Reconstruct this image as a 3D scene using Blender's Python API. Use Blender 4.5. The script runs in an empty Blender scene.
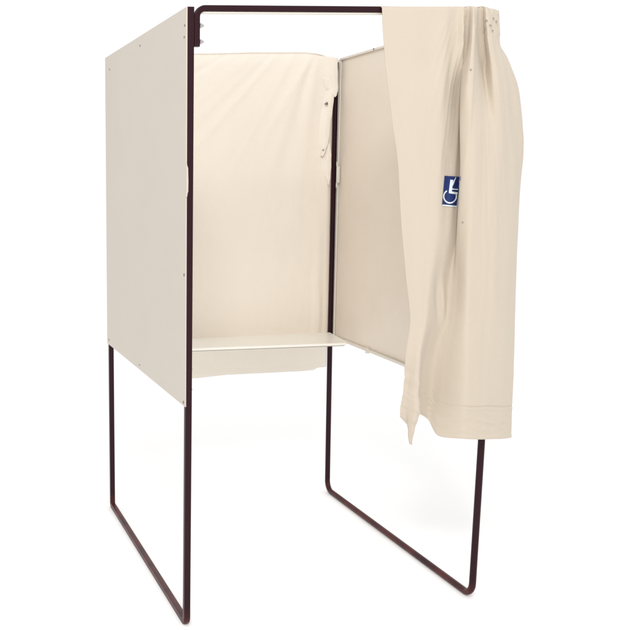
# Voting booth with a gathered curtain on a white studio ground.
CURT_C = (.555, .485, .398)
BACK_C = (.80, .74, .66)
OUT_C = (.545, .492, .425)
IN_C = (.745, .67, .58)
SHELF_C = (.86, .84, .78)
WORLD = 1.06
KEY = 125
# front curtain: rows from top to hem, columns from the free edge round the post (metres)
CURT = [
 [(0.6297,-0.0180,2.0060),(0.6930,-0.0180,2.0071),(0.7477,-0.0180,2.0080),(0.8026,-0.0180,2.0089),(0.8567,-0.0200,2.0095),(0.8896,-0.0120,2.0114),(0.9069,-0.0240,2.0097),(0.9326,-0.0080,2.0129),(0.9393,-0.0340,2.0086),(0.9813,-0.0040,2.0144),(0.9829,-0.0320,2.0097),(1.0145,-0.0220,2.0072),(1.0540,0.0020,2.0024),(1.0526,0.0230,2.0024),(1.0498,0.0475,2.0024)],
 [(0.6331,-0.0180,1.9568),(0.6942,-0.0180,1.9576),(0.7468,-0.0180,1.9584),(0.7998,-0.0180,1.9592),(0.8507,-0.0220,1.9593),(0.8896,-0.0100,1.9617),(0.9085,-0.0280,1.9592),(0.9377,0.0020,1.9642),(0.9354,-0.0440,1.9571),(0.9897,0.0080,1.9659),(0.9838,-0.0400,1.9585),(1.0191,-0.0240,1.9614),(1.0577,0.0020,1.9659),(1.0563,0.0230,1.9659),(1.0535,0.0475,1.9659)],
 [(0.6399,-0.0190,1.8948),(0.6987,-0.0190,1.8954),(0.7494,-0.0190,1.8960),(0.8005,-0.0190,1.8966),(0.8488,-0.0240,1.8964),(0.8902,-0.0080,1.8990),(0.9127,-0.0260,1.8968),(0.9372,0.0020,1.9008),(0.9287,-0.0540,1.8933),(0.9978,0.0100,1.9026),(0.9889,-0.0480,1.8948),(1.0282,-0.0260,1.8981),(1.0643,0.0040,1.9025),(1.0629,0.0250,1.9025),(1.0601,0.0495,1.9025)],
 [(0.6464,-0.0200,1.8387),(0.7030,-0.0200,1.8392),(0.7518,-0.0200,1.8395),(0.8008,-0.0200,1.8399),(0.8466,-0.0260,1.8396),(0.8820,-0.0140,1.8412),(0.9180,-0.0160,1.8413),(0.9241,-0.0120,1.8418),(0.9241,-0.0600,1.8363),(1.0015,0.0000,1.8438),(1.0012,-0.0500,1.8380),(1.0515,-0.0280,1.8410),(1.1094,0.0150,1.8464),(1.1054,0.0750,1.8464),(1.0974,0.1450,1.8464)],
 [(0.6587,-0.0220,1.7540),(0.7111,-0.0230,1.7541),(0.7550,-0.0260,1.7540),(0.7985,-0.0300,1.7537),(0.8432,-0.0320,1.7537),(0.8800,-0.0120,1.7556),(0.9316,0.0080,1.7575),(0.9099,-0.0300,1.7541),(0.9187,-0.0640,1.7511),(0.9975,-0.0240,1.7549),(1.0137,-0.0540,1.7523),(1.0778,-0.0280,1.7548),(1.1577,0.0300,1.7602),(1.1537,0.0900,1.7602),(1.1457,0.1600,1.7602)],
 [(0.6782,-0.0220,1.6434),(0.7245,-0.0250,1.6431),(0.7640,-0.0280,1.6428),(0.8042,-0.0300,1.6426),(0.8452,-0.0310,1.6424),(0.8791,-0.0160,1.6431),(0.9339,0.0060,1.6441),(0.9103,-0.0320,1.6421),(0.9301,-0.0600,1.6406),(1.0001,-0.0400,1.6414),(1.0370,-0.0440,1.6411),(1.1040,-0.0200,1.6422),(1.1861,0.0400,1.6452),(1.1821,0.1000,1.6452),(1.1741,0.1700,1.6452)],
 [(0.6997,-0.0220,1.5314),(0.7399,-0.0260,1.5309),(0.7740,-0.0300,1.5305),(0.8093,-0.0320,1.5302),(0.8454,-0.0330,1.5298),(0.8806,-0.0160,1.5298),(0.9435,0.0070,1.5297),(0.9151,-0.0300,1.5292),(0.9356,-0.0600,1.5285),(1.0055,-0.0460,1.5281),(1.0440,-0.0480,1.5277),(1.1090,-0.0220,1.5276),(1.1928,0.0400,1.5280),(1.1888,0.1000,1.5280),(1.1808,0.1700,1.5280)],
 [(0.7115,-0.0220,1.4019),(0.7490,-0.0260,1.4014),(0.7808,-0.0300,1.4009),(0.8126,-0.0340,1.4005),(0.8463,-0.0350,1.4000),(0.8816,-0.0180,1.3990),(0.9436,0.0060,1.3975),(0.9188,-0.0280,1.3986),(0.9395,-0.0580,1.3989),(1.0060,-0.0500,1.3977),(1.0473,-0.0480,1.3970),(1.1076,-0.0240,1.3954),(1.1804,0.0300,1.3931),(1.1764,0.0900,1.3931),(1.1684,0.1600,1.3931)],
 [(0.7253,-0.0220,1.2707),(0.7575,-0.0260,1.2702),(0.7836,-0.0320,1.2700),(0.8109,-0.0360,1.2696),(0.8400,-0.0370,1.2690),(0.8779,-0.0220,1.2671),(0.9351,0.0060,1.2640),(0.9251,-0.0160,1.2656),(0.9423,-0.0580,1.2679),(1.0114,-0.0520,1.2658),(1.0543,-0.0480,1.2646),(1.1098,-0.0260,1.2619),(1.1735,0.0200,1.2575),(1.1695,0.0800,1.2575),(1.1615,0.1500,1.2575)],
 [(0.7428,-0.0220,1.1377),(0.7655,-0.0280,1.1377),(0.7845,-0.0340,1.1377),(0.8046,-0.0380,1.1375),(0.8277,-0.0370,1.1367),(0.8740,-0.0080,1.1322),(0.9192,0.0120,1.1287),(0.9327,-0.0080,1.1304),(0.9450,-0.0580,1.1352),(1.0133,-0.0540,1.1327),(1.0577,-0.0480,1.1307),(1.1135,-0.0260,1.1266),(1.1756,0.0200,1.1199),(1.1716,0.0800,1.1199),(1.1636,0.1500,1.1199)],
 [(0.7623,-0.0220,1.0029),(0.7771,-0.0280,1.0032),(0.7893,-0.0340,1.0036),(0.8026,-0.0380,1.0037),(0.8188,-0.0370,1.0029),(0.8676,-0.0040,0.9962),(0.9081,0.0080,0.9929),(0.9241,-0.0140,0.9955),(0.9466,-0.0600,1.0013),(1.0165,-0.0540,0.9978),(1.0649,-0.0480,0.9950),(1.1210,-0.0260,0.9896),(1.1768,0.0160,0.9814),(1.1728,0.0760,0.9814),(1.1648,0.1460,0.9814)],
 [(0.7506,-0.0220,0.8846),(0.7618,-0.0300,0.8856),(0.7707,-0.0380,0.8867),(0.7796,-0.0460,0.8877),(0.7936,-0.0450,0.8869),(0.8334,-0.0020,0.8772),(0.8785,0.0180,0.8715),(0.9086,-0.0060,0.8746),(0.9473,-0.0620,0.8831),(1.0176,-0.0560,0.8788),(1.0675,-0.0480,0.8751),(1.1239,-0.0260,0.8685),(1.1770,0.0120,0.8592),(1.1730,0.0720,0.8592),(1.1650,0.1420,0.8592)],
 [(0.7490,-0.0220,0.7820),(0.7591,-0.0320,0.7837),(0.7658,-0.0440,0.7859),(0.7736,-0.0540,0.7877),(0.7876,-0.0530,0.7867),(0.8233,0.0020,0.7731),(0.8765,0.0260,0.7652),(0.9045,-0.0020,0.7698),(0.9485,-0.0620,0.7805),(1.0178,-0.0580,0.7761),(1.0693,-0.0480,0.7714),(1.1258,-0.0260,0.7638),(1.1777,0.0100,0.7534),(1.1737,0.0700,0.7534),(1.1657,0.1400,0.7534)],
 [(0.7402,-0.0200,0.7061),(0.7520,-0.0340,0.7088),(0.7609,-0.0480,0.7117),(0.7709,-0.0600,0.7140),(0.7894,-0.0570,0.7123),(0.8243,0.0080,0.6948),(0.8770,0.0340,0.6857),(0.9028,0.0020,0.6919),(0.9484,-0.0620,0.7048),(1.0179,-0.0580,0.7000),(1.0695,-0.0480,0.6948),(1.1263,-0.0260,0.6864),(1.1782,0.0100,0.6749),(1.1742,0.0700,0.6749),(1.1662,0.1400,0.6749)],
 [(0.7395,-0.0200,0.6733),(0.7639,-0.0340,0.6442),(0.7602,-0.0480,0.5857),(0.7645,-0.0600,0.5836),(0.7893,-0.0570,0.6883),(0.8344,0.0140,0.6671),(0.8795,0.0380,0.6383),(0.8960,0.0020,0.5917),(0.9537,-0.0620,0.5934),(1.0236,-0.0580,0.5862),(1.0755,-0.0480,0.5821),(1.1323,-0.0260,0.5743),(1.1823,0.0100,0.5668),(1.1783,0.0700,0.5668),(1.1703,0.1400,0.5668)],
]
import bpy, bmesh, math
from mathutils import Vector, noise, Matrix
from mathutils.bvhtree import BVHTree

# ------------------------------------------------------------------ scene
S = bpy.context.scene
COL = S.collection
S.render.engine = 'CYCLES'
S.view_settings.view_transform = 'Standard'
S.view_settings.look = 'None'
S.view_settings.exposure = 0
S.view_settings.gamma = 1

W, D, H = 1.05, 1.195, 2.0

# ------------------------------------------------------------------ materials
def mat(name, col, rough=.5, spec=.5, metal=0, var=.06, vscale=6, bump=0, bscale=400, sheen=0):
    m = bpy.data.materials.new(name); m.use_nodes = True
    nt = m.node_tree; n = nt.nodes; l = nt.links
    b = n['Principled BSDF']
    b.inputs['Roughness'].default_value = rough
    b.inputs['Specular IOR Level'].default_value = spec
    b.inputs['Metallic'].default_value = metal
    b.inputs['Sheen Weight'].default_value = sheen
    tc = n.new('ShaderNodeTexCoord')
    ns = n.new('ShaderNodeTexNoise'); ns.inputs['Scale'].default_value = vscale; ns.inputs['Detail'].default_value = 5
    l.new(tc.outputs['Object'], ns.inputs['Vector'])
    mx = n.new('ShaderNodeMix'); mx.data_type = 'RGBA'
    mx.inputs[6].default_value = [c * (1 - var) for c in col[:3]] + [1]
    mx.inputs[7].default_value = [min(1, c * (1 + var)) for c in col[:3]] + [1]
    l.new(ns.outputs['Fac'], mx.inputs[0]); l.new(mx.outputs[2], b.inputs['Base Color'])
    if bump:
        n2 = n.new('ShaderNodeTexNoise'); n2.inputs['Scale'].default_value = bscale; n2.inputs['Detail'].default_value = 3
        l.new(tc.outputs['Object'], n2.inputs['Vector'])
        bp = n.new('ShaderNodeBump'); bp.inputs['Strength'].default_value = bump; bp.inputs['Distance'].default_value = .001
        l.new(n2.outputs['Fac'], bp.inputs['Height']); l.new(bp.outputs['Normal'], b.inputs['Normal'])
    return m

def paint_mat():
    """dark aubergine enamel, worn to a redder brown near the feet"""
    m = mat('dark_paint', (.024, .007, .011), rough=.33, spec=.14, var=.15, vscale=14, bump=.12, bscale=120)
    nt = m.node_tree; n = nt.nodes; l = nt.links; b = n['Principled BSDF']
    old = b.inputs['Base Color'].links[0].from_socket
    tc = n.new('ShaderNodeTexCoord')
    sep = n.new('ShaderNodeSeparateXYZ'); l.new(tc.outputs['Object'], sep.inputs[0])
    ns = n.new('ShaderNodeTexNoise'); ns.inputs['Scale'].default_value = 9; ns.inputs['Detail'].default_value = 6
    l.new(tc.outputs['Object'], ns.inputs['Vector'])
    # wear = low height (foot rail) * patchy noise
    mr = n.new('ShaderNodeMapRange'); mr.inputs[1].default_value = .0; mr.inputs[2].default_value = .06
    mr.inputs[3].default_value = 1; mr.inputs[4].default_value = 0
    l.new(sep.outputs[2], mr.inputs[0])
    mr2 = n.new('ShaderNodeMapRange'); mr2.inputs[1].default_value = .30; mr2.inputs[2].default_value = .58
    l.new(ns.outputs['Fac'], mr2.inputs[0])
    mu = n.new('ShaderNodeMath'); mu.operation = 'MULTIPLY'; l.new(mr.outputs[0], mu.inputs[0]); l.new(mr2.outputs[0], mu.inputs[1])
    mx = n.new('ShaderNodeMix'); mx.data_type = 'RGBA'
    l.new(mu.outputs[0], mx.inputs[0]); l.new(old, mx.inputs[6]); mx.inputs[7].default_value = (.085, .022, .019, 1)
    l.new(mx.outputs[2], b.inputs['Base Color'])
    return m

def cloth_mat(name, col, bump=.25):
    m = mat(name, col, rough=.85, spec=.15, var=.02, vscale=3, sheen=.15)
    nt = m.node_tree; n = nt.nodes; l = nt.links; b = n['Principled BSDF']
    tc = n.new('ShaderNodeTexCoord')
    w1 = n.new('ShaderNodeTexWave'); w1.inputs['Scale'].default_value = 240; w1.bands_direction = 'X'
    w2 = n.new('ShaderNodeTexWave'); w2.inputs['Scale'].default_value = 240; w2.bands_direction = 'Z'
    for w in (w1, w2):
        w.inputs['Distortion'].default_value = .6
        l.new(tc.outputs['Object'], w.inputs['Vector'])
    ad = n.new('ShaderNodeMath'); ad.operation = 'ADD'
    l.new(w1.outputs['Fac'], ad.inputs[0]); l.new(w2.outputs['Fac'], ad.inputs[1])
    ns = n.new('ShaderNodeTexNoise'); ns.inputs['Scale'].default_value = 26; ns.inputs['Detail'].default_value = 6
    l.new(tc.outputs['Object'], ns.inputs['Vector'])
    bp = n.new('ShaderNodeBump'); bp.inputs['Strength'].default_value = bump; bp.inputs['Distance'].default_value = .0004
    l.new(ad.outputs[0], bp.inputs['Height'])
    bp2 = n.new('ShaderNodeBump'); bp2.inputs['Strength'].default_value = .22; bp2.inputs['Distance'].default_value = .006
    l.new(ns.outputs['Fac'], bp2.inputs['Height']); l.new(bp.outputs['Normal'], bp2.inputs['Normal'])
    l.new(bp2.outputs['Normal'], b.inputs['Normal'])
    return m

M_PAINT = paint_mat()
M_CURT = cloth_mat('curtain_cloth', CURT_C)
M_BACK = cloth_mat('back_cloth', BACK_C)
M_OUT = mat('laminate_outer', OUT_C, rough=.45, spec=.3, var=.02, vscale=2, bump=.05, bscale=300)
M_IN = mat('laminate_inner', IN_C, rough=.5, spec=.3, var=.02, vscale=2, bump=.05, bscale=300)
def scuff(m, col, amt):
    nt = m.node_tree; n = nt.nodes; l = nt.links; b = n['Principled BSDF']
    old = b.inputs['Base Color'].links[0].from_socket
    tc = n.new('ShaderNodeTexCoord'); ns = n.new('ShaderNodeTexNoise'); ns.inputs['Scale'].default_value = 3.2; ns.inputs['Detail'].default_value = 9
    ns.inputs['Roughness'].default_value = .7; l.new(tc.outputs['Object'], ns.inputs['Vector'])
    mr = n.new('ShaderNodeMapRange'); mr.inputs[1].default_value = .48; mr.inputs[2].default_value = .75; mr.inputs[4].default_value = amt
    l.new(ns.outputs['Fac'], mr.inputs[0])
    mx = n.new('ShaderNodeMix'); mx.data_type = 'RGBA'; mx.inputs[7].default_value = (*col, 1)
    l.new(mr.outputs[0], mx.inputs[0]); l.new(old, mx.inputs[6]); l.new(mx.outputs[2], b.inputs['Base Color'])
scuff(M_OUT, (.42, .38, .35), .12); scuff(M_IN, (.52, .45, .38), .15)
M_EDGE = mat('pale_edge', (.66, .62, .55), rough=.4, var=.04)
M_SHELF = mat('shelf_laminate', SHELF_C, rough=.35, spec=.4, var=.02)
M_SHADE = mat('shade_grey', (.34, .32, .29), rough=.6, var=.1, vscale=30)  # dark grey for the painted shade line below the shelf edge
M_STEEL = mat('zinc', (.45, .43, .42), rough=.3, metal=.9, var=.1, vscale=60)
M_SCREW = mat('dull_screw', (.20, .18, .18), rough=.45, metal=.5, var=.1)
M_BLUE = mat('blue_vinyl', (.010, .028, .145), rough=.35, var=.08, vscale=30)
M_WHITE = mat('white_vinyl', (.72, .78, .82), rough=.4, var=.03)
M_FLOOR = mat('white_floor', (.97, .97, .97), rough=.7, spec=.2, var=.004, vscale=2)

# ------------------------------------------------------------------ helpers
def link(name, me, parent=None):
    o = bpy.data.objects.new(name, me); COL.objects.link(o)
    if parent: o.parent = parent
    return o

def mesh_obj(name, bm, m, parent=None, smooth=True, ang=35):
    bmesh.ops.recalc_face_normals(bm, faces=bm.faces)
    me = bpy.data.meshes.new(name); bm.to_mesh(me); bm.free()
    for mm in (m if isinstance(m, (list, tuple)) else [m]): me.materials.append(mm)
    if smooth:
        for p in me.polygons: p.use_smooth = True
        me.set_sharp_from_angle(angle=math.radians(ang))
    return link(name, me, parent)

def add_box(bm, a, b, bevel=0, mi=0):
    v = [bm.verts.new((x, y, z)) for x in (a[0], b[0]) for y in (a[1], b[1]) for z in (a[2], b[2])]
    fs = []
    for q in ((0, 1, 3, 2), (4, 6, 7, 5), (0, 4, 5, 1), (2, 3, 7, 6), (0, 2, 6, 4), (1, 5, 7, 3)):
        f = bm.faces.new([v[i] for i in q]); f.material_index = mi; fs.append(f)
    if bevel:
        bmesh.ops.recalc_face_normals(bm, faces=fs)
        es = list({e for f in fs for e in f.edges})
        bmesh.ops.bevel(bm, geom=es, offset=bevel, segments=2, affect='EDGES', profile=.5)

def fillet(pts, rads, seg=8):
    P = [Vector(p) for p in pts]; out = [P[0]]
    for i in range(1, len(P) - 1):
        r = rads[i - 1]
        a = (P[i - 1] - P[i]).normalized(); b = (P[i + 1] - P[i]).normalized()
        if r <= 0 or a.angle(b) > math.pi - .02: out.append(P[i]); continue
        th = a.angle(b) / 2; t = r / math.tan(th)
        c = P[i] + (a + b).normalized() * (r / math.sin(th))
        s = P[i] + a * t - c; e = P[i] + b * t - c
        for k in range(seg + 1):
            f = k / seg; w = s.angle(e)
            out.append(c + (s * math.sin((1 - f) * w) + e * math.sin(f * w)) / math.sin(w))
    out.append(P[-1]); return out

def sweep(bm, path, half, side, rnd=None, n=20):
    """sweep a round (rnd None) or rounded-square section along a path lying in a plane whose normal is near `side`"""
    if rnd is None:
        prof = [(half * math.cos(2 * math.pi * k / n), half * math.sin(2 * math.pi * k / n)) for k in range(n)]
    else:
        prof = []
        for q, (cx, cy) in enumerate(((1, 1), (-1, 1), (-1, -1), (1, -1))):
            for k in range(5):
                a = math.pi / 2 * (q + k / 4)
                prof.append((cx * (half - rnd) + rnd * math.cos(a), cy * (half - rnd) + rnd * math.sin(a)))
    side = Vector(side); rings = []
    for i, p in enumerate(path):
        t0 = (path[i] - path[i - 1]).normalized() if i else None
        t1 = (path[i + 1] - path[i]).normalized() if i < len(path) - 1 else None
        t = (t0 + t1).normalized() if t0 and t1 else (t0 or t1)
        sc = 1 / max(.5, math.cos(t0.angle(t1) / 2)) if t0 and t1 else 1
        s = (side - t * side.dot(t)).normalized(); u = t.cross(s)
        rings.append([bm.verts.new(p + s * a + u * b * sc) for a, b in prof])
    for r0, r1 in zip(rings, rings[1:]):
        for k in range(len(prof)):
            bm.faces.new((r0[k], r0[(k + 1) % len(prof)], r1[(k + 1) % len(prof)], r1[k]))
    bm.faces.new(rings[0]); bm.faces.new(rings[-1][::-1])

def disc(bm, c, axis, r, h, n=20, dome=0):
    """short cylinder (optionally with domed end) starting at c and rising h along axis"""
    ax = Vector(axis).normalized(); q = ax.to_track_quat('Z', 'Y'); c = Vector(c)
    lev = [(r, 0), (r, h * (1 - dome))]
    if dome: lev += [(r * .8, h * (1 - dome * .35)), (r * .4, h * .97)]
    else: lev += [(r * .93, h)]
    rings = [[bm.verts.new(c + q @ Vector((rr * math.cos(2 * math.pi * k / n), rr * math.sin(2 * math.pi * k / n), z))) for k in range(n)] for rr, z in lev]
    for r0, r1 in zip(rings, rings[1:]):
        for k in range(n): bm.faces.new((r0[k], r0[(k + 1) % n], r1[(k + 1) % n], r1[k]))
    bm.faces.new(rings[-1]); bm.faces.new(rings[0][::-1])

def cr(p0, p1, p2, p3, t):
    """soft Catmull-Rom"""
    k = .42
    m1 = (p2 - p0) * k; m2 = (p3 - p1) * k
    t2 = t * t; t3 = t2 * t
    return p1 * (2 * t3 - 3 * t2 + 1) + m1 * (t3 - 2 * t2 + t) + p2 * (-2 * t3 + 3 * t2) + m2 * (t3 - t2)

def spline(P, u):
    i = min(int(u), len(P) - 2); t = u - i
    g = lambda j: P[max(0, min(len(P) - 1, j))]
    return cr(g(i - 1), g(i), g(i + 1), g(i + 2), t)

def tag(o, label, cat, group=None):
    o['label'] = label; o['category'] = cat
    if group: o['group'] = group

# ------------------------------------------------------------------ floor
bm = bmesh.new()
f = bm.faces.new([bm.verts.new(p) for p in ((-60, -30, -.0119), (60, -30, -.0119), (60, 90, -.0119), (-60, 90, -.0119))])
fl = mesh_obj('floor', bm, M_FLOOR, smooth=False); fl['kind'] = 'structure'

# ------------------------------------------------------------------ booth
booth = bpy.data.objects.new('voting_booth', None); COL.objects.link(booth)
booth.empty_display_size = .3; booth.location = (0, 0, 0)
tag(booth, 'open metal-framed voting booth with pale side panels and a small writing shelf', 'voting booth')

# left side frame: square tube, one bend at each foot
bm = bmesh.new()
path = fillet([(.0034, 0, 2.0036), (.0012, 0, .74), (-.0010, .0, -.002), (.004, 1.192, -.002), (.0035, 1.197, .75), (.006, 1.197, 1.99)], [0, .024, .014, 0], 6)
sweep(bm, path, .0106, (1, 0, 0), rnd=.0024)
lf = mesh_obj('side_frame', bm, M_PAINT, booth)
# right side frame: round tube
bm = bmesh.new()
path = fillet([(1.022, -.0, 1.99), (1.0605, 0, .56), (1.047, -.006, .0), (1.0508, 1.186, .0), (1.0508, 1.1975, .75), (1.048, 1.1975, 1.985)], [0, .045, .045, 0], 8)
sweep(bm, path, .0118, (1, 0, 0))
mesh_obj('side_frame', bm, M_PAINT, booth)

# front top rail with its two down-turned ends
bm = bmesh.new()
path = fillet([(.0240, 0, 1.885), (.0240, 0, 2.0005), (.998, 0, 2.0108), (.998, 0, 1.89)], [.026, .026], 8)
sweep(bm, path, .0092, (0, 1, 0), rnd=.003)
rail = mesh_obj('top_rail', bm, M_PAINT, booth)
for X, s in ((.0334, 1), (.9886, -1)):
    for Z in (1.9485, 1.900):
        bm = bmesh.new()
        disc(bm, (X, -.001, Z), (s, 0, 0), .0085, .0018, 20)              # washer
        disc(bm, (X + s * .0017, -.001, Z), (s, 0, 0), .0072, .0055, 6)   # hex nut
        disc(bm, (X + s * .007, -.001, Z), (s, 0, 0), .0036, .006, 12)    # bolt end
        mesh_obj('bolt', bm, M_STEEL, rail, ang=30)
# pale curtain track under the rail
bm = bmesh.new()
add_box(bm, (.050, -.004, 1.9845), (.978, .006, 1.9905), .001)
o = mesh_obj('curtain_track', bm, M_EDGE, booth)
o.rotation_euler = (0, -.0106, 0)
# back top rail
bm = bmesh.new()
path = fillet([(.030, 1.19, 1.90), (.030, 1.19, 2.004), (1.018, 1.19, 2.004), (1.018, 1.19, 1.90)], [.03, .045], 8)
sweep(bm, path, .0092, (0, 1, 0), rnd=.003)
mesh_obj('back_rail', bm, M_PAINT, booth)
# low back cross rail that carries the shelf
bm = bmesh.new(); sweep(bm, [Vector((.016, 1.19, .742)), Vector((1.038, 1.19, .742))], .008, (0, 1, 0), rnd=.002)
mesh_obj('shelf_bearer', bm, M_PAINT, booth)

# side panels ---------------------------------------------------------------
def panel_board(x0, x1, pts, mats_, outer_neg):
    """pts: outline (y,z); board between x0 and x1"""
    bm = bmesh.new()
    a = [bm.verts.new((x0, y, z)) for y, z in pts]; b = [bm.verts.new((x1, y, z)) for y, z in pts]
    fa = bm.faces.new(a); fb = bm.faces.new(b[::-1])
    fa.material_index = 0 if outer_neg else 1; fb.material_index = 1 if outer_neg else 0
    n = len(pts)
    for i in range(n):
        f = bm.faces.new((a[i], b[i], b[(i + 1) % n], a[(i + 1) % n])); f.material_index = 2
    return bm
yf = -.0105
pts = [(yf, 2.003), (yf, 1.53), (yf - .002, 1.514), (yf - .002, 1.440), (yf, 1.426), (yf, .745), (1.206, .748), (1.206, 1.996)]
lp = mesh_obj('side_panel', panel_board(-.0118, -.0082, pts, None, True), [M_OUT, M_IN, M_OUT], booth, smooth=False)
lp['label'] = 'greyish outer panel facing left'
# lip that has come away over the front post
bm = bmesh.new()
L = [(-.0118, 1.532), (-.0052, 1.513), (-.0042, 1.47), (-.0046, 1.440), (-.0068, 1.434), (-.0078, 1.424), (-.0118, 1.422)]
a = [bm.verts.new((x, -.0135, z)) for x, z in L]; b = [bm.verts.new((x, -.0115, z)) for x, z in L]
bm.faces.new(a); bm.faces.new(b[::-1])
for i in range(len(L)): bm.faces.new((a[i], b[i], b[(i + 1) % len(L)], a[(i + 1) % len(L)]))
mesh_obj('edge_lip', bm, M_OUT, lp, smooth=False)
for y, z, r in ((.58, 1.965, .0035), (1.115, 1.938, .0035), (.006, 1.950, .0035), (.010, 1.915, .0035), (.004, 1.175, .0045), (.006, .757, .0045), (1.165, .770, .0045), (.6, .766, .003)):
    bm = bmesh.new(); disc(bm, (-.0118, y, z), (-1, 0, 0), r, .0022, 14, dome=.5)
    mesh_obj('screw', bm, M_SCREW, lp)

pts = [(.060, 2.011), (.060, .7235), (1.216, .742), (1.216, 1.999)]
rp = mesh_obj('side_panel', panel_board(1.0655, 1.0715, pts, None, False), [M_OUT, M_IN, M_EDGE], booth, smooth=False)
rp['label'] = 'cream inner face seen behind the curtain'
def strip(name, p0, p1, half, parent, m=M_EDGE, rnd=.0015):
    bm = bmesh.new(); sweep(bm, [Vector(p0), Vector(p1)], half, (0, 1, 0) if abs(p0[1] - p1[1]) < .1 else (1, 0, 0), rnd=rnd)
    return mesh_obj(name, bm, m, parent)
strip('edge_trim', (1.0605, 1.176, 1.996), (1.0605, .075, 2.0058), .0048, rp)
strip('edge_trim', (1.0585, 1.176, .7385), (1.0585, .075, .7220), .0058, rp)
bm = bmesh.new(); sweep(bm, [Vector((1.0612, 1.176, .7445)), Vector((1.0612, 1.176, 1.9895))], .0044, (1, 0, 0), n=16)
mesh_obj('edge_trim', bm, M_EDGE, rp)
for y in (.842, .35):
    bm = bmesh.new(); add_box(bm, (1.0505, y - .007, .7195), (1.0652, y + .007, .7455), .002)
    mesh_obj('clip', bm, M_EDGE, rp)
for y in (.86, .72, .4):
    bm = bmesh.new(); disc(bm, (1.0556, y, 2.0 ), (-1, 0, 0), .004, .003, 12, dome=.5)
    mesh_obj('screw', bm, M_SCREW, rp)
# hinge on the far right post
bm = bmesh.new()
add_box(bm, (1.0440, 1.1545, 1.447), (1.0600, 1.1595, 1.523), .002)
disc(bm, (1.0455, 1.1570, 1.5225), (0, 0, 1), .0032, .020, 12)
disc(bm, (1.0455, 1.1570, 1.4475), (0, 0, -1), .0032, .020, 12)
mesh_obj('hinge', bm, M_EDGE, booth)

# shelf -----------------------------------------------------------------------
bm = bmesh.new()
out = [(.006, 1.181), (1.036, 1.181), (1.040, 1.172), (1.001, .925), (.990, .906), (.978, .902), (.016, .945), (.006, .955)]
a = [bm.verts.new((x, y, .7585)) for x, y in out]; b = [bm.verts.new((x, y, .7475)) for x, y in out]
bm.faces.new(a); bm.faces.new(b[::-1])
for i in range(len(out)): bm.faces.new((a[i], b[i], b[(i + 1) % len(out)], a[(i + 1) % len(out)]))
bmesh.ops.recalc_face_normals(bm, faces=bm.faces)
es = [e for e in bm.edges if abs(e.verts[0].co.z - e.verts[1].co.z) < 1e-5]
bmesh.ops.bevel(bm, geom=es, offset=.0012, segments=2, affect='EDGES')
shelf = mesh_obj('shelf', bm, M_SHELF, booth)
bm = bmesh.new()  # dark strip added to draw the shade line under the shelf's front lip
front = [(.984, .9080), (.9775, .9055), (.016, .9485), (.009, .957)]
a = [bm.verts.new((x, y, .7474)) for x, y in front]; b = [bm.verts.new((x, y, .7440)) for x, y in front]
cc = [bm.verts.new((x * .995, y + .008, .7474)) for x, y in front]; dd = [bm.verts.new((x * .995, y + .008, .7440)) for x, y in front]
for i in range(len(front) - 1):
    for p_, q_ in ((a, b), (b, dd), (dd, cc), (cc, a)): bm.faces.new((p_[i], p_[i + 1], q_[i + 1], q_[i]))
mesh_obj('edge_shade', bm, M_SHADE, shelf)
# small screw end of the shelf bracket on the front post
for z in (.868, .80):
    bm = bmesh.new(); disc(bm, (.0112, -.001, z), (1, 0, 0), .0035, .0045, 10, dome=.5)
    mesh_obj('bolt', bm, M_STEEL, booth)

# ------------------------------------------------------------------ front curtain
rows = [[Vector(p) for p in r] for r in CURT]
top = rows[0]
extra = []
for dy, dz in ((.022, -.011), (.026, -.006), (.026, .004), (.017, .0095), (.006, .008)):
    extra.append([Vector((p.x, p.y + dy * (1 if i < 12 else .25), p.z + dz)) for i, p in enumerate(top)])
top0 = [Vector((p.x, p.y, p.z - .001)) for p in top]
rows = extra + [top0] + rows[1:]
NR = len(rows); NC = len(rows[0])
SU, SV = 14, 14
def fbm(x, y, z): return noise.noise(Vector((x, y, z)))
def surf(u, v):
    col = [spline(r, u) for r in rows[max(0, int(v) - 1):int(v) + 3]]
    i0 = max(0, int(v) - 1)
    p = spline(col, v - i0) if len(col) > 1 else col[0]
    return p
bm = bmesh.new(); grid = []
nu = (NC - 1) * SU
VS = []
for r in range(NR - 1):
    k = 5 if r < 5 else (44 if r >= NR - 3 else (24 if r >= NR - 6 or r < 9 else SV))
    VS += [r + q / k for q in range(k)]
VS.append(NR - 1 - 1e-6); nv = len(VS) - 1
fine = [[spline(r, i / SU) for i in range(nu + 1)] for r in rows]
for i in range(4 * SU):                       # the free corner of the hem is cut straight, not rounded
    a = i // SU; f = i / SU - a
    fine[-1][i] = rows[-1][a].lerp(rows[-1][a + 1], f)
cols = []
for i in range(nu + 1):
    c = [fine[r][i] for r in range(NR)]
    cols.append([spline(c, v) for v in VS])
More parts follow.
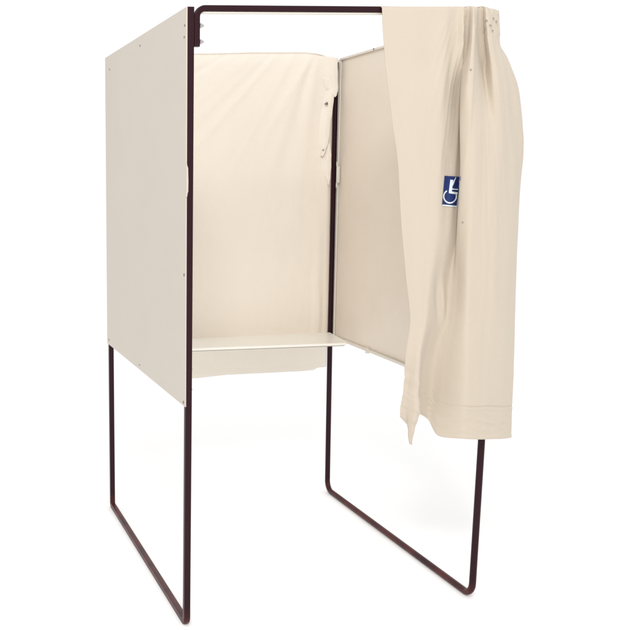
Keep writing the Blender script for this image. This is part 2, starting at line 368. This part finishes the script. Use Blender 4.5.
for i in range(nu + 1):
    g = []
    for j in range(nv + 1):
        p = cols[i][j].copy(); x, z = p.x, p.z
        dz = max(0., min(1., (1.95 - z) / .3))
        d = .0030 * fbm(x * 9, 3.1, z * 2.2) * dz + .0008 * fbm(x * 30 + z * 6, 7.7, z * 9)
        # gathered crumples at the top right
        k = max(0., min(1., (z - 1.88) / .08)) * max(0., min(1., (x - .86) / .08))
        d += .0045 * k * fbm(x * 60, 1.3, z * 26) + .002 * k * fbm(x * 120, 5.3, z * 70)
        # crisp folds fanning out of the gather, and long fine ones below
        if x > .80:
            kx = min(1., (x - .80) / .10)
            q = (x - .955) / (.10 + .42 * max(0., 2.0 - z))
            kf = max(0., min(1., (1.985 - z) / .06)) * max(0., min(1., (z - .95) / .7))
            d += .0085 * kx * kf * (abs(fbm(q * 7.5, 2.2, z * .9)) - .22)
            d += .0034 * kx * kf * (abs(fbm(q * 17, 6.2, z * 1.4)) - .22)
            d += .0040 * kx * dz * (abs(fbm(x * 17 - z * .8, 1.7, z * .8)) - .22)
        else:
            d += .0018 * dz * (abs(fbm(x * 16 + z * 1.5, 1.1, z * .9)) - .2)
        # small handling creases
        d += .0016 * dz * (abs(fbm(x * 22 + z * 9, 5.5, z * 8)) - .2)
        # stitched hem
        bot = cols[i][nv].z; hz = z - bot
        if x > .87:
            s = hz - .113 - .003 * fbm(x * 11, 0, 2)
            kx = min(1., (x - .87) / .06)
            d += kx * (.0032 * math.exp(-(s / .0026) ** 2) - .0018 * math.exp(-((s + .007) / .006) ** 2))
            hw = max(0., 1 - abs(hz - .058) / .062)
            hw *= max(.15, min(1., (1.17 - x) / .05))
            d += .0085 * hw * (abs(fbm(x * 11 + hz * 26, 9.2, z * 24)) - .2) + .0040 * hw * (abs(fbm(x * 26 - hz * 30, 2.2, z * 50)) - .2)
        # diagonal puckers on the free corner
        if x < .80 and z < .92:
            k = min(1., (.92 - z) / .15)
            d += .0130 * k * (abs(fbm(x * 16 + z * 22, 4.4, z * 10)) - .2) + .0070 * k * (abs(fbm(x * 34 + z * 48, 4.4, z * 18)) - .2)
        # hem roll
        if hz < .012: d += -.0018 * math.sin(hz / .012 * math.pi)
        # pinch crease near the middle
        r2 = ((x - .893 - (z - 1.06) * -.10) / .012) ** 2 + ((z - 1.055) / .07) ** 2
        d -= .010 * math.exp(-r2)
        r2 = ((x - .868 - (z - 1.06) * -.15) / .012) ** 2 + ((z - 1.075) / .07) ** 2
        d += .008 * math.exp(-r2)
        # diagonal drag lines from the gather toward the hem
        d += .0016 * math.sin((x * 34 + z * 5.5) + 2 * fbm(x * 3, 0, z * 2)) * dz * max(0., min(1., (z - .7) / .3))
        p.y += d
        if z > 1.985 and x > .84:
            p.z += (.0035 * fbm(x * 38, 8.8, 1) + .002 * fbm(x * 90, 2.8, 1)) * min(1., (x - .84) / .05)
        if z > 1.76 and x < 1.04 and VS[j] >= 4.6:
            lim = -.0128 + .05 * max(0., (1.885 - z) / .12) ** 2
            t = (lim - p.y) / .004                 # soft minimum
            p.y = lim - .004 * (math.log1p(math.exp(t)) if t < 20 else t) if t > -20 else lim
        g.append(bm.verts.new(p))
    grid.append(g)
for i in range(nu):
    for j in range(nv):
        bm.faces.new((grid[i][j], grid[i][j + 1], grid[i + 1][j + 1], grid[i + 1][j]))
tree = BVHTree.FromBMesh(bm)
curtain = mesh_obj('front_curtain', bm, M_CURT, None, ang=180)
md = curtain.modifiers.new('thickness', 'SOLIDIFY'); md.thickness = .0012; md.offset = 1
tag(curtain, 'long cream front curtain bunched to the right, with a blue wheelchair sign', 'curtain')

RAY = Vector((.5222, .8526, -.0175)).normalized()
def hit(x, z, back):
    o = Vector((x, -.1, z)) - RAY * .3
    loc, nor, idx, dist = tree.ray_cast(o, RAY)
    return loc - RAY * back

# sign: outline corners on the plane y=-.1
TL, TR, BR, BL = (.8197, 1.4801), (.8768, 1.4765), (.8672, 1.3808), (.8151, 1.3866)
def sp(s, t):                                  # s right 0..1, t down 0..1
    x = (TL[0] * (1 - s) + TR[0] * s) * (1 - t) + (BL[0] * (1 - s) + BR[0] * s) * t
    z = (TL[1] * (1 - s) + TR[1] * s) * (1 - t) + (BL[1] * (1 - s) + BR[1] * s) * t
    return x, z
def patch(name, m, parent, s0, s1, t0, t1, back, n=30):
    bm = bmesh.new()
    g = [[bm.verts.new(hit(*sp(s0 + (s1 - s0) * i / n, t0 + (t1 - t0) * j / n), back)) for j in range(n + 1)] for i in range(n + 1)]
    for i in range(n):
        for j in range(n):
            q = (g[i][j], g[i][j + 1], g[i + 1][j + 1], g[i + 1][j])
            ys = [v.co.y for v in q]
            if max(ys) - min(ys) < .009: bm.faces.new(q)      # stops where the fold covers the sign
    # drop slivers that landed on the fold in front
    keep = sum(v.co.y for v in g[0]) / len(g[0])
    bmesh.ops.delete(bm, geom=[v for v in bm.verts if not v.link_faces or v.co.y < keep - .012], context='VERTS')
    return mesh_obj(name, bm, m, parent, ang=180)
M_EYE = mat('tarnished_ring', (.30, .25, .20), rough=.6, var=.2, vscale=80)
sign = patch('wheelchair_sign', M_BLUE, curtain, 0, 1, 0, 1, .0035)
sign['label'] = 'blue accessibility sign with a white wheelchair symbol'
patch('white_border', M_WHITE, sign, 0, 1, 1.0, 1.05, .0033)
def stroke(bm, pts, w):
    """ribbon on the sign; pts in (s,t) units of the sign's height, w likewise"""
    A = .60                                     # visible width / height
    n = len(pts)
    L = []
    for i, (x, y) in enumerate(pts):
        x0, y0 = pts[max(0, i - 1)]; x1, y1 = pts[min(n - 1, i + 1)]
        dx, dy = x1 - x0, y1 - y0; l = math.hypot(dx, dy); nx, ny = -dy / l, dx / l
        ww = w[i] if isinstance(w, list) else w
        row = []
        for k in range(4):
            f = (k / 3 - .5) * ww
            row.append(bm.verts.new(hit(*sp(min(.985, (x + nx * f) / A), y + ny * f), .0055)))
        L.append(row)
    for a, b in zip(L, L[1:]):
        for k in range(3): bm.faces.new((a[k], a[k + 1], b[k + 1], b[k]))
def seg(a, b, n=8): return [(a[0] + (b[0] - a[0]) * i / n, a[1] + (b[1] - a[1]) * i / n) for i in range(n + 1)]
bm = bmesh.new()
stroke(bm, seg((.285, .12), (.275, .56)), .12)                                   # torso
stroke(bm, seg((.225, .555), (.57, .575)), .075)                                 # seat
stroke(bm, seg((.33, .44), (.57, .44)), .035)                                    # arm
stroke(bm, seg((.43, .02), (.33, .30)), [.03, .032, .034, .036, .04, .045, .05, .055, .06])
c = (.285, .70)
stroke(bm, [(c[0] + .255 * math.cos(a), c[1] + .225 * math.sin(a)) for a in [math.radians(-20 + 255 * i / 36) for i in range(37)]], .05)
mesh_obj('wheelchair_symbol', bm, M_WHITE, sign, ang=180)

def snap(x, z, r, m, parent, name='snap_button'):
    p = hit(x, z, .0005); bm = bmesh.new()
    disc(bm, p, -RAY, r, .002, 14, dome=.5)
    mesh_obj(name, bm, m, parent)
snap(.8962, 1.816, .0030, M_EYE, curtain)
snap(.8916, 1.3267, .0028, M_EYE, curtain)
for x, z in ((.9438, 1.9732), (.9584, 1.9581), (.9675, 1.9827), (.9415, 1.9487), (.9784, 1.9737), (.9661, 1.9429)):
    p = hit(x, z, .0004); bm = bmesh.new()
    q = (-RAY).to_track_quat('Z', 'Y'); n = 16
    R0 = [[bm.verts.new(p + q @ Vector((r * math.cos(2 * math.pi * k / n), r * math.sin(2 * math.pi * k / n) * .7, h))) for k in range(n)] for r, h in ((.0050, 0), (.0045, .0016), (.0030, .0016), (.0025, 0))]
    for a, b in zip(R0, R0[1:]):
        for k in range(n): bm.faces.new((a[k], a[(k + 1) % n], b[(k + 1) % n], b[k]))
    mesh_obj('eyelet', bm, M_EYE, curtain)

# ------------------------------------------------------------------ back curtain
def lerp_tab(tab, z):
    tab = sorted(tab)
    if z <= tab[0][0]: return tab[0][1]
    for (a, va), (b, vb) in zip(tab, tab[1:]):
        if z <= b:
            f = (z - a) / (b - a); f = f * f * (3 - 2 * f); return va + (vb - va) * f
    return tab[-1][1]
EDGE = [(.58, 1.0292), (.72, 1.0330), (1.14, 1.0345), (1.60, 1.0330), (1.8175, 1.0330), (1.8615, 1.032), (1.93, 1.033), (2.015, 1.031)]
TOPZ = [(0.0, 1.999), (.38, 2.0128), (.70, 2.0205), (.889, 2.0226), (.9268, 2.0185), (1.035, 2.0005)]
BOTZ = [(0.0, .562), (.384, .5745), (.555, .583), (.70, .5827), (.896, .5827), (.955, .585), (.984, .5955), (1.03, .5955)]
YB = 1.172
bm = bmesh.new(); G = []
n_u, n_v = 150, 220
def back_y(x, z):
    d = .003 * fbm(x * 5, 0, z * 1.4) + .0008 * fbm(x * 22, 3, z * 6)
    d += .0040 * (abs(fbm((x - .99) / (.12 + .5 * max(0., 2.03 - z)) * 3.2, 4, z * .8)) - .2) * max(0., min(1., (z - .9) / .6))
    d += .0016 * (abs(fbm(x * 12 + z * 5, 8, z * 5)) - .2)
    # soft fans falling from the right corner
    for k, (a, amp) in enumerate(((-.10, .0035), (-.28, .0035), (-.62, .004))):
        s = (x - .93) - a * (2.02 - z)
        d += amp * math.exp(-(s / (.018 + .02 * (2.02 - z))) ** 2) * max(0., 1 - (2.02 - z) / (.95 - k * .2)) * (1 if k % 2 else -1)
    # narrow folds near the right edge, stronger low down
    k = max(0., min(1., (1.35 - z) / .5)) if z > .74 else .5
    d += .006 * k * math.sin((x - .90) * 75) * max(0., min(1., (x - .93) / .05))
    d += -.004 * math.exp(-((x - .985) / .012) ** 2) * max(0., 1 - abs(z - .86) / .12)
    if x > 1.006 and z < 1.86: d += .020 * ((x - 1.006) / .028) ** 2
    return YB + d
for i in range(n_u + 1):
    g = []
    fx = i / n_u
    for j in range(-10, n_v + 1):
        fz = max(0, j) / n_v
        xl = .30 + .07 * fz; xa = xl + fx * (1.03 - xl)
        zt, zb = lerp_tab(TOPZ, xa), lerp_tab(BOTZ, xa)
        z = zt + (zb - zt) * fz
        xr = lerp_tab(EDGE, z); x = xl + fx * (xr - xl)
        y = back_y(x, z)
        if j < 0:                                # sleeve over the back rail
            a = min(1, -j / 6) * math.pi / 2
            y = y + .042 * (-j / 10); z = zt + .004 * math.sin(-j / 5 * math.pi / 2) - max(0, -j - 5) * .014
        if 0 <= j < 8: y += .008 * (1 - j / 8) ** 2
        hz = z - zb
        if hz < .04 and j > 0: y += .0018 * math.exp(-((hz - .030) / .003) ** 2)
        g.append(bm.verts.new((x, y, z)))
    G.append(g)
for i in range(n_u):
    for j in range(len(G[0]) - 1):
        bm.faces.new((G[i][j], G[i][j + 1], G[i + 1][j + 1], G[i + 1][j]))
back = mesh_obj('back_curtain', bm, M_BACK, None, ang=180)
md = back.modifiers.new('thickness', 'SOLIDIFY'); md.thickness = .001; md.offset = 1
tag(back, 'flat cream cloth hanging across the back of the booth behind the shelf', 'curtain')

def flap(rows_, parent, curl, embed=0, n=24):
    """strip of turned-over cloth: rows of (z, x_left, x_right)"""
    bm = bmesh.new(); g = []
    m = 40; zs = [r[0] for r in rows_]
    for j in range(m + 1):
        v = j / m * (len(rows_) - 1); i0 = min(int(v), len(rows_) - 2); f = v - i0
        z, a, b = [rows_[i0][k] * (1 - f) + rows_[i0 + 1][k] * f for k in range(3)]
        if len(rows_[0]) > 3:
            zr = rows_[i0][3] * (1 - f) + rows_[i0 + 1][3] * f
        else: zr = z
        row = []
        for i in range(n + 1):
            s = i / n; x = a + (b - a) * s; zz = z + (zr - z) * s
            y = YB + (back_y(min(x, 1.0), zz) - YB) - .0012 - curl * math.sin(s * math.pi * .62) - .0015 * fbm(x * 25, 6, zz * 18)
            y -= .007 * s * (abs(fbm(x * 30 + zz * 22, 6.5, zz * 16)) - .15)
            e = embed if embed >= 0 else (1. if j < m * .42 else 0.)
            if e and s < .55: y += e * .013 * (1 - s / .55)
            row.append(bm.verts.new((x, y, zz)))
        g.append(row)
    for j in range(m):
        for i in range(n): bm.faces.new((g[j][i], g[j + 1][i], g[j + 1][i + 1], g[j][i + 1]))
    o = mesh_obj('folded_edge', bm, M_BACK, parent, ang=180)
    md = o.modifiers.new('t', 'SOLIDIFY'); md.thickness = .001; md.offset = 1
flap([(2.012, .9268, 1.034, 2.000), (1.975, .935, 1.037, 1.96), (1.9355, .9524, 1.0395, 1.91), (1.905, .972, 1.0405, 1.875), (1.8701, .9873, 1.0400, 1.855), (1.850, 1.006, 1.034, 1.835), (1.831, 1.0230, 1.0270, 1.828)], back, .020, -1)
flap([(1.868, .995, 1.022), (1.82, .972, 1.0230), (1.75, .955, 1.0150), (1.69, .950, 1.0080), (1.655, .952, 1.0050), (1.62, .955, .9990), (1.59, .9620, .9880), (1.567, .9700, .9760)], back, .017, 1)
flap([(1.625, .990, 1.0100), (1.57, .965, 1.0170), (1.52, .9650, 1.0180), (1.4796, .9800, 1.0165), (1.46, .9930, 1.0140), (1.4388, 1.0060, 1.0090)], back, .014, 1)
for x, z in ((.9843, 1.7998), (.9749, 1.596)):
    bm = bmesh.new(); disc(bm, (x, YB - .024 if z > 1.7 else YB - .020, z), (0, -1, 0), .0065 if z > 1.7 else .004, .004, 14, dome=.5)
    disc(bm, (x, YB - .004, z), (0, -1, 0), .002, .020, 8)
    mesh_obj('snap_button', bm, M_SCREW if z > 1.7 else M_STEEL, back)

# ------------------------------------------------------------------ light: white studio, soft key from front left
w = bpy.data.worlds.new('World'); S.world = w; w.use_nodes = True
w.node_tree.nodes['Background'].inputs['Color'].default_value = (1, 1, 1, 1)
w.node_tree.nodes['Background'].inputs['Strength'].default_value = WORLD

def area(name, loc, target, size, power, col=(1, 1, 1)):
    l = bpy.data.lights.new(name, 'AREA'); l.shape = 'RECTANGLE'; l.size = size[0]; l.size_y = size[1]
    l.energy = power; l.color = col
    o = bpy.data.objects.new(name, l); COL.objects.link(o); o.location = loc
    o.rotation_euler = (Vector(target) - Vector(loc)).to_track_quat('-Z', 'Y').to_euler()
    return o
area('softbox_key', (-1.1, -3.7, 4.2), (.6, .5, 1.2), (1.4, 1.0), KEY, (1, .97, .93))

# ------------------------------------------------------------------ camera
cam = bpy.data.cameras.new('camera'); co = bpy.data.objects.new('camera', cam); COL.objects.link(co)
r = Vector((.98465021, -.17409947, -.0123829)); u = Vector((.03582605, .13216512, .99058007)); fw = Vector((.17082288, .9758185, -.13637371))
co.matrix_world = Matrix(((r.x, u.x, -fw.x, -.8823), (r.y, u.y, -fw.y, -2.9251), (r.z, u.z, -fw.z, 1.4913), (0, 0, 0, 1)))
cam.sensor_width = 36; cam.sensor_fit = 'HORIZONTAL'; cam.lens = 952.7193 / 630 * 36
cam.shift_x = 240.5 / 630; cam.shift_y = -7.35 / 630
cam.clip_start = .05; cam.clip_end = 500
S.camera = co
S.render.resolution_x = S.render.resolution_y = 1024
